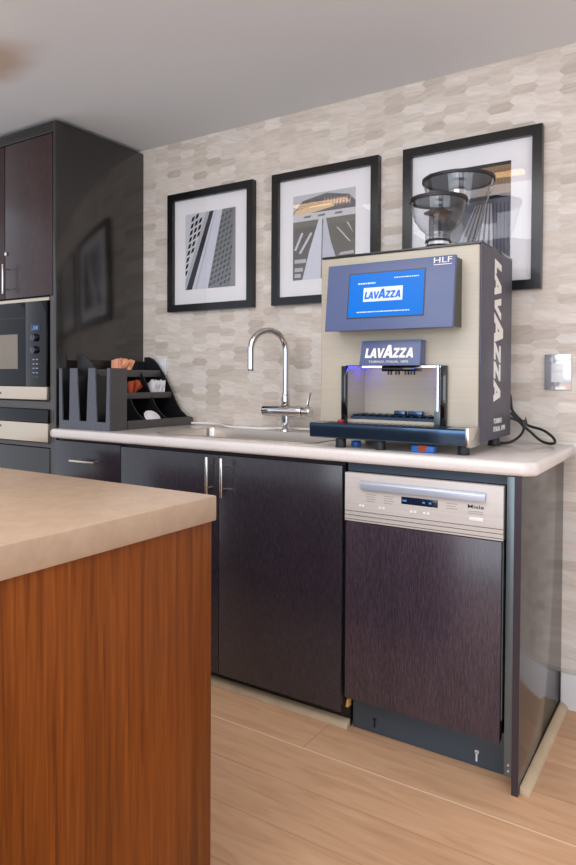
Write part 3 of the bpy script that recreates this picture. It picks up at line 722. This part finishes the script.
# touch-screen head, leaning out at the bottom
hx0, hx1 = -1.066, -0.640
yt, yb_, zt_, zb_ = -0.556, -0.580, 1.513, 1.299
hd = part('screen_head', MB().hexa([(hx0, yb_+0.014, zb_), (hx1, yb_+0.014, zb_), (hx1, yb_, zb_), (hx0, yb_, zb_), (hx0, yt+0.014, zt_), (hx1, yt+0.014, zt_), (hx1, yt, zt_), (hx0, yt, zt_)], 0.002), 'purple', cm, 'violet grey head with the touch screen')
part('screen_housing', MB().hexa([(hx0+0.004, cmf-0.0005, zb_+0.004), (hx1-0.004, cmf-0.0005, zb_+0.004), (hx1-0.004, yb_+0.0145, zb_+0.004), (hx0+0.004, yb_+0.0145, zb_+0.004), (hx0+0.004, cmf-0.0005, zt_-0.004), (hx1-0.004, cmf-0.0005, zt_-0.004), (hx1-0.004, yt+0.0145, zt_-0.004), (hx0+0.004, yt+0.0145, zt_-0.004)]), 'gloss_black', hd, 'black housing behind the face')
upv = Vector((0, yt-yb_, zt_-zb_)).normalized(); nv = Vector((1, 0, 0)).cross(upv)
def onface(x, z, off=0.0):
    tt = (z-zb_)/(zt_-zb_); return Vector((x, yb_ + (yt-yb_)*tt, z)) + nv*off
def fquad(x0, x1, z0, z1, o0, o1):
    return MB().hexa([onface(x0, z0, o0), onface(x1, z0, o0), onface(x1, z0, o1), onface(x0, z0, o1), onface(x0, z1, o0), onface(x1, z1, o0), onface(x1, z1, o1), onface(x0, z1, o1)])
part('screen_rim', fquad(-0.987, -0.729, 1.336, 1.481, 0.0, 0.0015), 'screen_rim', hd)
scr = part('screen', fquad(-0.983, -0.733, 1.340, 1.477, 0.001, 0.0022), 'screen', hd, 'lit blue touch screen')
part('logo_box', fquad(-0.932, -0.800, 1.388, 1.432, 0.0021, 0.0027), 'screen_white', scr)
part('lettering', logo(onface(-0.928, 1.396, 0.0028), (1, 0, 0), upv, 0.126, 0.023, 0.0004), 'blue_ink', scr)
for (a, b_, z, h_) in ((-0.952, -0.892, 1.444, 0.0045), (-0.830, -0.750, 1.457, 0.0028), (-0.952, -0.775, 1.354, 0.0030)):
    x = a; tx = MB()
    while x < b_:
        l_ = random.uniform(0.004, 0.011); q = fquad(x, min(b_, x+l_), z, z+h_, 0.0021, 0.0026)
        me = bpy.data.meshes.new('q'); q.bm.to_mesh(me); q.bm.free(); tx.bm.from_mesh(me); bpy.data.meshes.remove(me); x += l_+0.0022
    part('screen_text', tx, 'screen_white', scr)
part('lettering', lettering('HLF', onface(-0.706, 1.492, 0.0004), (1, 0, 0), upv, 0.056, 0.0165, bold=0.0), 'white_ink', hd)
part('underline', fquad(-0.706, -0.650, 1.486, 1.4878, 0.0, 0.0007), 'white_ink', hd)
# sign over the outlet
sx0, sx1, sz0, sz1 = -0.958, -0.757, 1.189, 1.268
sg = part('sign', MB().hexa([(sx0-0.006, cmf-0.0005, sz0), (sx1, cmf-0.0005, sz0), (sx1, -0.534, sz0), (sx0-0.006, -0.534, sz0), (sx0, cmf-0.0005, sz1), (sx1, cmf-0.0005, sz1), (sx1, -0.524, sz1), (sx0, -0.524, sz1)], 0.0012), 'purple', cm, 'violet grey name sign')
sup = Vector((0, 0.010, sz1-sz0)).normalized()
part('lettering', logo((-0.944, -0.5325, 1.213), (1, 0, 0), sup, 0.170, 0.031), 'white_ink', sg)
part('lettering', lettering('TORINO, ITALIA, 1895', (-0.930, -0.5342, 1.196), (1, 0, 0), sup, 0.135, 0.0085), 'white_ink', sg)
# outlet bay: posts, spout, rack, blue lights, added fill strip
part('post', MB().box(-1.044, -1.028, cmf-0.020, cmf-0.0005, 1.0, 1.189, 0.002), 'gloss_black', cm, 'black bay post')
part('post', MB().box(-0.702, -0.684, cmf-0.020, cmf-0.0005, 1.0, 1.189, 0.002), 'gloss_black', cm)
part('post', MB().cyl((-0.712, cmf-0.012, 1.004), (-0.712, cmf-0.012, 1.189), 0.0055, seg=14), 'chrome', cm, 'chrome rod')
part('bay_header', MB().box(-1.030, -0.703, cmf-0.016, cmf-0.0005, 1.1882, 1.1905), 'gloss_black', cm)
part('bay_fill_glow', MB().box(-1.01, -0.71, -0.392, -0.380, 1.185, 1.1895), 'bay_fill', cm, 'white glow strip added to brighten the outlet bay')  # added glowing strip, lifts the bay interior
spt = MB().box(-0.915, -0.800, -0.470, -0.400, 1.171, 1.1895, 0.004)
for x in (-0.895, -0.868, -0.835, -0.815): spt.cyl((x, -0.445, 1.160), (x, -0.445, 1.172), 0.008, seg=14)
part('coffee_spout', spt, 'gloss_black', cm)
for x in (-1.00, -0.90, -0.74):
    part('status_light', MB().box(x-0.012, x+0.012, -0.415, -0.405, 1.184, 1.1895), 'led', cm, 'blue light in the outlet bay')
rk = MB()
for k in range(12): rk.box(-1.015+k*0.026, -1.011+k*0.026, -0.478, -0.365, 1.020, 1.028)
for y in (-0.478, -0.425, -0.369): rk.box(-1.020, -0.715, y, y+0.005, 1.014, 1.022)
rk.box(-0.90, -0.86, -0.40, -0.375, 1.022, 1.040, 0.003).box(-0.85, -0.80, -0.40, -0.375, 1.022, 1.040, 0.003)
part('cup_rack', rk, 'tray', cm, 'dark metal cup rack')
part('rack_block', MB().box(-0.722, -0.690, -0.503, -0.4865, 1.004, 1.048, 0.002), 'filler', cm)
# drip tray
tr = MB().prism([(-0.500, 0.957), (-0.575, 0.953), (-0.582, 0.957), (-0.585, 0.998), (-0.580, 1.002), (-0.500, 1.003)], lambda a, b, d_: (d_, a, b), -1.119, -0.596, 0.001)
tr.box(-1.119, -0.596, -0.50, -0.4865, 0.962, 1.0)
dt = part('drip_tray', tr, 'tray', cm, 'polished dark drip tray')
part('end_cap', MB().prism([(-0.4865, 0.948), (-0.572, 0.948), (-0.590, 0.955), (-0.590, 1.006), (-0.4865, 1.006)], lambda a, b, d_: (d_, a, b), -0.5955, -0.585, 0.001), 'nickel', dt)
gm = MB()
for k in range(20): gm.box(-1.075+k*0.021, -1.063+k*0.021, -0.570, -0.508, 1.0032, 1.0046)
part('grille', gm, 'gloss_black', dt)
part('indicator', MB().cyl((-1.025, -0.540, 1.003), (-1.025, -0.540, 1.012), 0.011, seg=18, bev=0.002), 'red', dt, 'small red knob')
for (x, y, h_) in ((-1.022, -0.545, 0.954), (-0.884, -0.540, 0.954), (-0.622, -0.520, 0.953), (-0.625, -0.185, 0.959), (-1.09, -0.185, 0.959)):
    part('foot', MB().cyl((x, y, ZT+0.0005), (x, y, h_), 0.021 if y > -0.3 else 0.018, 0.017, 20, 0.001), 'black_plastic', cm)
# hoppers
def hopper(cx, cy, prof, lidr, lidz, inner):
    hp = part('bean_hopper', MB().lathe(prof, cx, cy, 48, False).lathe([(max(0.001, a-0.0025), z) for a, z in prof], cx, cy, 48, False), 'hopper', cm, 'clear plastic bean hopper')
    part('rim', MB().lathe([(lidr-0.004, lidz-0.002), (lidr+0.003, lidz-0.001), (lidr+0.003, lidz+0.009), (lidr-0.004, lidz+0.011), (lidr-0.004, lidz-0.002)], cx, cy, 48, False), 'black_plastic', hp, 'black rim')
    part('lid', MB().cyl((cx, cy, lidz+0.003), (cx, cy, lidz+0.0095), lidr-0.0045, seg=48), 'hopper_lid', hp, 'smoky grey lid')
    for (r0, r1, z0, z1, mt) in inner: part('inner_tube' if mt == 'hopper' else 'collar', MB().cyl((cx, cy, z0), (cx, cy, z1), r0, r1, 32), mt, hp)
zz = cz1 + 0.0045
hopper(-0.747, -0.412, [(0.040, zz+0.030), (0.041, 1.612), (0.058, 1.628), (0.076, 1.655), (0.084, 1.685), (0.087, 1.712)], 0.088, 1.712,
       [(0.048, 0.040, zz, zz+0.012, 'gloss_black'), (0.037, 0.037, zz+0.0125, zz+0.022, 'chrome'), (0.042, 0.040, zz+0.0225, zz+0.0295, 'gloss_black'),
        (0.030, 0.028, 1.605, 1.676, 'hopper'), (0.046, 0.012, 1.677, 1.692, 'hopper_lid'), (0.018, 0.018, 1.6925, 1.7105, 'chrome')])
hopper(-0.752, -0.205, [(0.050, zz+0.010), (0.054, 1.60), (0.078, 1.68), (0.104, 1.765), (0.119, 1.828)], 0.120, 1.828,
       [(0.062, 0.056, zz, zz+0.0095, 'gloss_black'), (0.032, 0.030, 1.765, 1.8265, 'chrome')])

# power cord
cord = [(-0.612, -0.085, 1.105), (-0.605, -0.060, 1.09), (-0.600, -0.050, 1.04), (-0.578, -0.045, 1.010), (-0.545, -0.045, 0.985), (-0.495, -0.055, 0.972), (-0.462, -0.065, 0.952),
        (-0.450, -0.075, 0.934), (-0.468, -0.072, 0.928), (-0.500, -0.062, 0.936), (-0.540, -0.056, 0.968), (-0.575, -0.058, 1.000), (-0.600, -0.068, 1.030)]
cord2 = [(-0.608, -0.085, 1.015), (-0.575, -0.062, 1.000), (-0.556, -0.064, 0.980), (-0.560, -0.085, 0.955), (-0.578, -0.115, 0.935), (-0.600, -0.140, 0.9275), (-0.640, -0.160, 0.9265)]
pc = thing('power_cord', (-0.53, -0.07, ZT), 'black looped power cord at the right of the coffee machine', 'cord')
part('cable', MB().tube(cord, 0.0048, 10, 8), 'cable', pc)
part('cable', MB().tube(cord2, 0.0045, 10, 8), 'cable', pc)
part('cable_tie', MB().cyl((-0.562, -0.052, 1.004), (-0.556, -0.052, 0.984), 0.0125, seg=14).cyl((-0.553, -0.056, 0.999), (-0.550, -0.060, 1.016), 0.0016, seg=8), 'black_plastic', pc)
solo('bottle_cap', MB().cyl((-0.999, -0.480, ZT+0.0005), (-0.999, -0.480, ZT+0.018), 0.018, 0.016, 24, 0.003), 'blue_plastic', (-0.999, -0.48, ZT), 'small round blue cap lying under the drip tray', 'cap')
pk = thing('wrapper', (-0.74, -0.52, ZT), 'blue and orange small packet lying under the drip tray', 'packet')
part('wrapper_body', MB().box(-0.778, -0.705, -0.545, -0.515, ZT+0.0005, ZT+0.022, 0.004), 'blue_plastic', pk)
part('band', MB().box(-0.756, -0.728, -0.5465, -0.5135, ZT+0.004, ZT+0.0235, 0.003), 'rust', pk, 'orange band')
# white cable on the worktop
wc = [(-2.165, -0.10, ZT+0.0075), (-2.09, -0.045, ZT+0.0075), (-2.0, -0.028, ZT+0.0075), (-1.93, -0.040, ZT+0.0075), (-1.86, -0.095, ZT+0.0075), (-1.80, -0.130, ZT+0.0075), (-1.72, -0.140, ZT+0.0075), (-1.62, -0.128, ZT+0.0075), (-1.56, -0.060, ZT+0.0075), (-1.40, -0.040, ZT+0.0075), (-1.20, -0.060, ZT+0.0075), (-1.10, -0.08, ZT+0.0075)]
solo('white_cable', MB().tube(wc, 0.0048, 10, 8), 'white_cable', (-1.7, -0.08, ZT), 'thin white cable lying along the back of the worktop', 'cable')

# ================================================================== ORGANISER
og = thing('condiment_organizer', (-2.255, -0.30, ZT), 'black stepped condiment organiser with three slots, standing beside the tower', 'organiser')
ox0, ox1, oy0, oyb, oy1 = -2.413, -2.095, -0.560, -0.463, -0.040
zb0 = ZT + 0.0006
front = MB().box(ox0, ox1, oy0, oy0+0.006, zb0, 1.184)
cut = None
for a, b_, a2, b2 in ((-2.399, -2.341, -2.391, -2.347), (-2.299, -2.223, -2.281, -2.236), (-2.184, -2.108, -2.172, -2.118)):
    q = [(a2, 0.958), (b2, 0.958), (b_, 1.2), (a, 1.2)]
    if cut is None: cut = MB()
    cut.prism(q, lambda s_, t_, d_: (s_, d_, t_), oy0-0.02, oy0+0.02)
part('slotted_front', boolean_cut(front, cut), 'organizer_front', og, 'grey front with three tapered slots')
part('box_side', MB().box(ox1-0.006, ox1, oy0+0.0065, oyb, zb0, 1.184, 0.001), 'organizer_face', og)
part('box_side', MB().box(ox0, ox0+0.005, oy0+0.0065, oyb, zb0, 1.184, 0.001), 'organizer', og)
part('box_floor', MB().box(ox0+0.0055, ox1-0.0065, oy0+0.0065, oyb, zb0, zb0+0.006), 'organizer', og)
for x in (-2.320, -2.204):
    part('divider', MB().box(x-0.002, x+0.002, oy0+0.0065, oyb, zb0+0.0065, 1.15), 'organizer', og)
prof_s = [(ox0, zb0), (ox1, zb0), (ox1, 0.955), (-2.13, 0.962), (-2.165, 0.985), (-2.195, 1.020), (-2.222, 1.070), (-2.250, 1.118), (-2.282, 1.165), (-2.318, 1.208), (-2.350, 1.236), (-2.378, 1.247), (ox0, 1.247)]
prof_in = [(ox0+0.0045, zb0+0.0055), (-2.1015, zb0+0.0055), (-2.104, 0.950)] + [(a-0.012, b_) for a, b_ in prof_s[3:9]] + [(-2.306, 1.176), (ox0+0.0045, 1.176)]
for y in (-0.322, -0.181):
    part('inner_divider', MB().prism(prof_in, lambda a, b_, d_: (a, d_, b_), y, y+0.004), 'organizer', og)
for y in (oyb+0.0005, oy1-0.005):
    part('stepped_divider', MB().prism(prof_s, lambda a, b_, d_: (a, d_, b_), y, y+0.005), 'organizer', og)
part('back_panel', MB().box(ox0, ox0+0.004, oyb+0.006, oy1-0.0055, zb0, 1.225), 'organizer', og)
for (x, z0, z1, xin) in ((-2.300, 1.148, 1.181, 0.11), (-2.227, 1.048, 1.076, 0.16), (ox1, zb0, 0.960, 0.25)):
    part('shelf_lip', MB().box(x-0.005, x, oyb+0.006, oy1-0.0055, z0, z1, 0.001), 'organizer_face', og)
    for ya, yb2 in ((oyb+0.006, -0.3225), (-0.3175, -0.1815), (-0.1765, oy1-0.0055)):
        part('shelf', MB().box(max(ox0+0.0045, x-xin), x-0.0055, ya, yb2, z0+0.001, z0+0.005), 'organizer', og)

def sachet(mat, w_=0.044, l_=0.074):
    b = bmesh.new(); n = 6
    for s_ in (1, -1):
        g = [[b.verts.new(((i/n-0.5)*l_, (j/4-0.5)*w_, s_*0.0032*(max(0, 1-(2*i/n-1)**4))*(max(0, 1-(2*j/4-1)**4)))) for j in range(5)] for i in range(n+1)]
        for i in range(n):
            for j in range(4): b.faces.new((g[i][j], g[i+1][j], g[i+1][j+1], g[i][j+1]))
    bmesh.ops.remove_doubles(b, verts=b.verts[:], dist=1e-5); bmesh.ops.recalc_face_normals(b, faces=b.faces[:])
    m_ = MB(); m_.bm.free(); m_.bm = b; me = m_.mesh('sachet'); me.materials.append(M_[mat]); return me
SETS = (('orange', 'orange paper sachet piled on the top shelf of the black organiser', 'orange sachets on the top shelf', 9, -2.352, -0.296, 1.1535, 40, 0.0112),
        ('rust', 'rust red sachet on the middle shelf of the black organiser', 'rust sachets on the middle shelf', 4, -2.272, -0.285, 1.0535, 75, 0.0150),
        ('paper', 'white paper sachet sticking up from the middle shelf of the organiser', 'white sachets on the middle shelf', 7, -2.272, -0.140, 1.0535, 50, 0.0112))
for mt, lab, grp, cnt, cx, y0_, z, spread, step in SETS:
    me = sachet(mt)
    for k in range(cnt):
        o = bpy.data.objects.new('sachet', me); COL.objects.link(o)
        t = radians(random.uniform(-spread, spread)); lean = radians(16 + random.uniform(-1, 1))
        N = Vector((0, cos(lean), -sin(lean))); up_ = Vector((0, sin(lean), cos(lean))); X_ = Vector((1, 0, 0))
        Lg = (up_*cos(t) + X_*sin(t)).normalized(); Wd = N.cross(Lg)
        h_ = (abs(cos(t))*0.037 + abs(sin(t))*0.022)*cos(lean) + 0.002
        mm = Matrix((Lg, Wd, N)).transposed().to_4x4()
        mm.translation = Vector((cx + random.uniform(-0.006, 0.006), y0_ + step*k, z + h_))
        o.matrix_world = mm
        o['label'] = lab; o['category'] = 'sachet'; o['group'] = grp
lid = MB().lathe([(0.001, 0.016), (0.030, 0.0155), (0.036, 0.012), (0.040, 0.004), (0.044, 0.003), (0.044, 0.0), (0.040, 0.0)], 0, 0, 36, True)
o = solo('cup_lid', lid, 'paper', (0, 0, 0), 'white round cup lid lying in the bottom compartment of the organiser', 'lid')
o.location = (-2.150, -0.255, 0.960); o.rotation_euler = (0, radians(46), 0)

# ================================================================== ISLAND
isl = thing('kitchen_island', (-1.8, -2.0, 0), 'kitchen island in the foreground with orange-brown wood side and beige top', 'island')
part('worktop', MB().box(-2.9, -0.808, -2.75, -1.452, 0.8705, 0.920, 0.0035, 2), 'island_top', isl, 'thick beige island worktop')
part('side_panel', MB().box(-2.89, -0.8145, -2.74, -1.460, 0.0, 0.870, 0.0015), 'island_wood', isl, 'orange-brown wood veneer body')

# ================================================================== LAMPS above the island (seen as warm streaks in the picture glass)
for (x, lab) in ((-2.15, 'slim warm ceiling lamp over the island, mirrored in the middle picture glass'), (-1.075, 'slim warm ceiling lamp over the island, mirrored in the right picture glass')):
    pl = thing('ceiling_lamp', (x, -1.30, 2.235), lab, 'lamp', 'lamps over the island')
    part('housing', MB().box(x-0.205, x+0.205, -1.330, -1.270, 2.284, 2.3005, 0.003), 'shade', pl)
    part('diffuser', MB().box(x-0.195, x+0.195, -1.325, -1.275, 2.264, 2.2835, 0.004), 'bulb', pl, 'glowing warm diffuser')
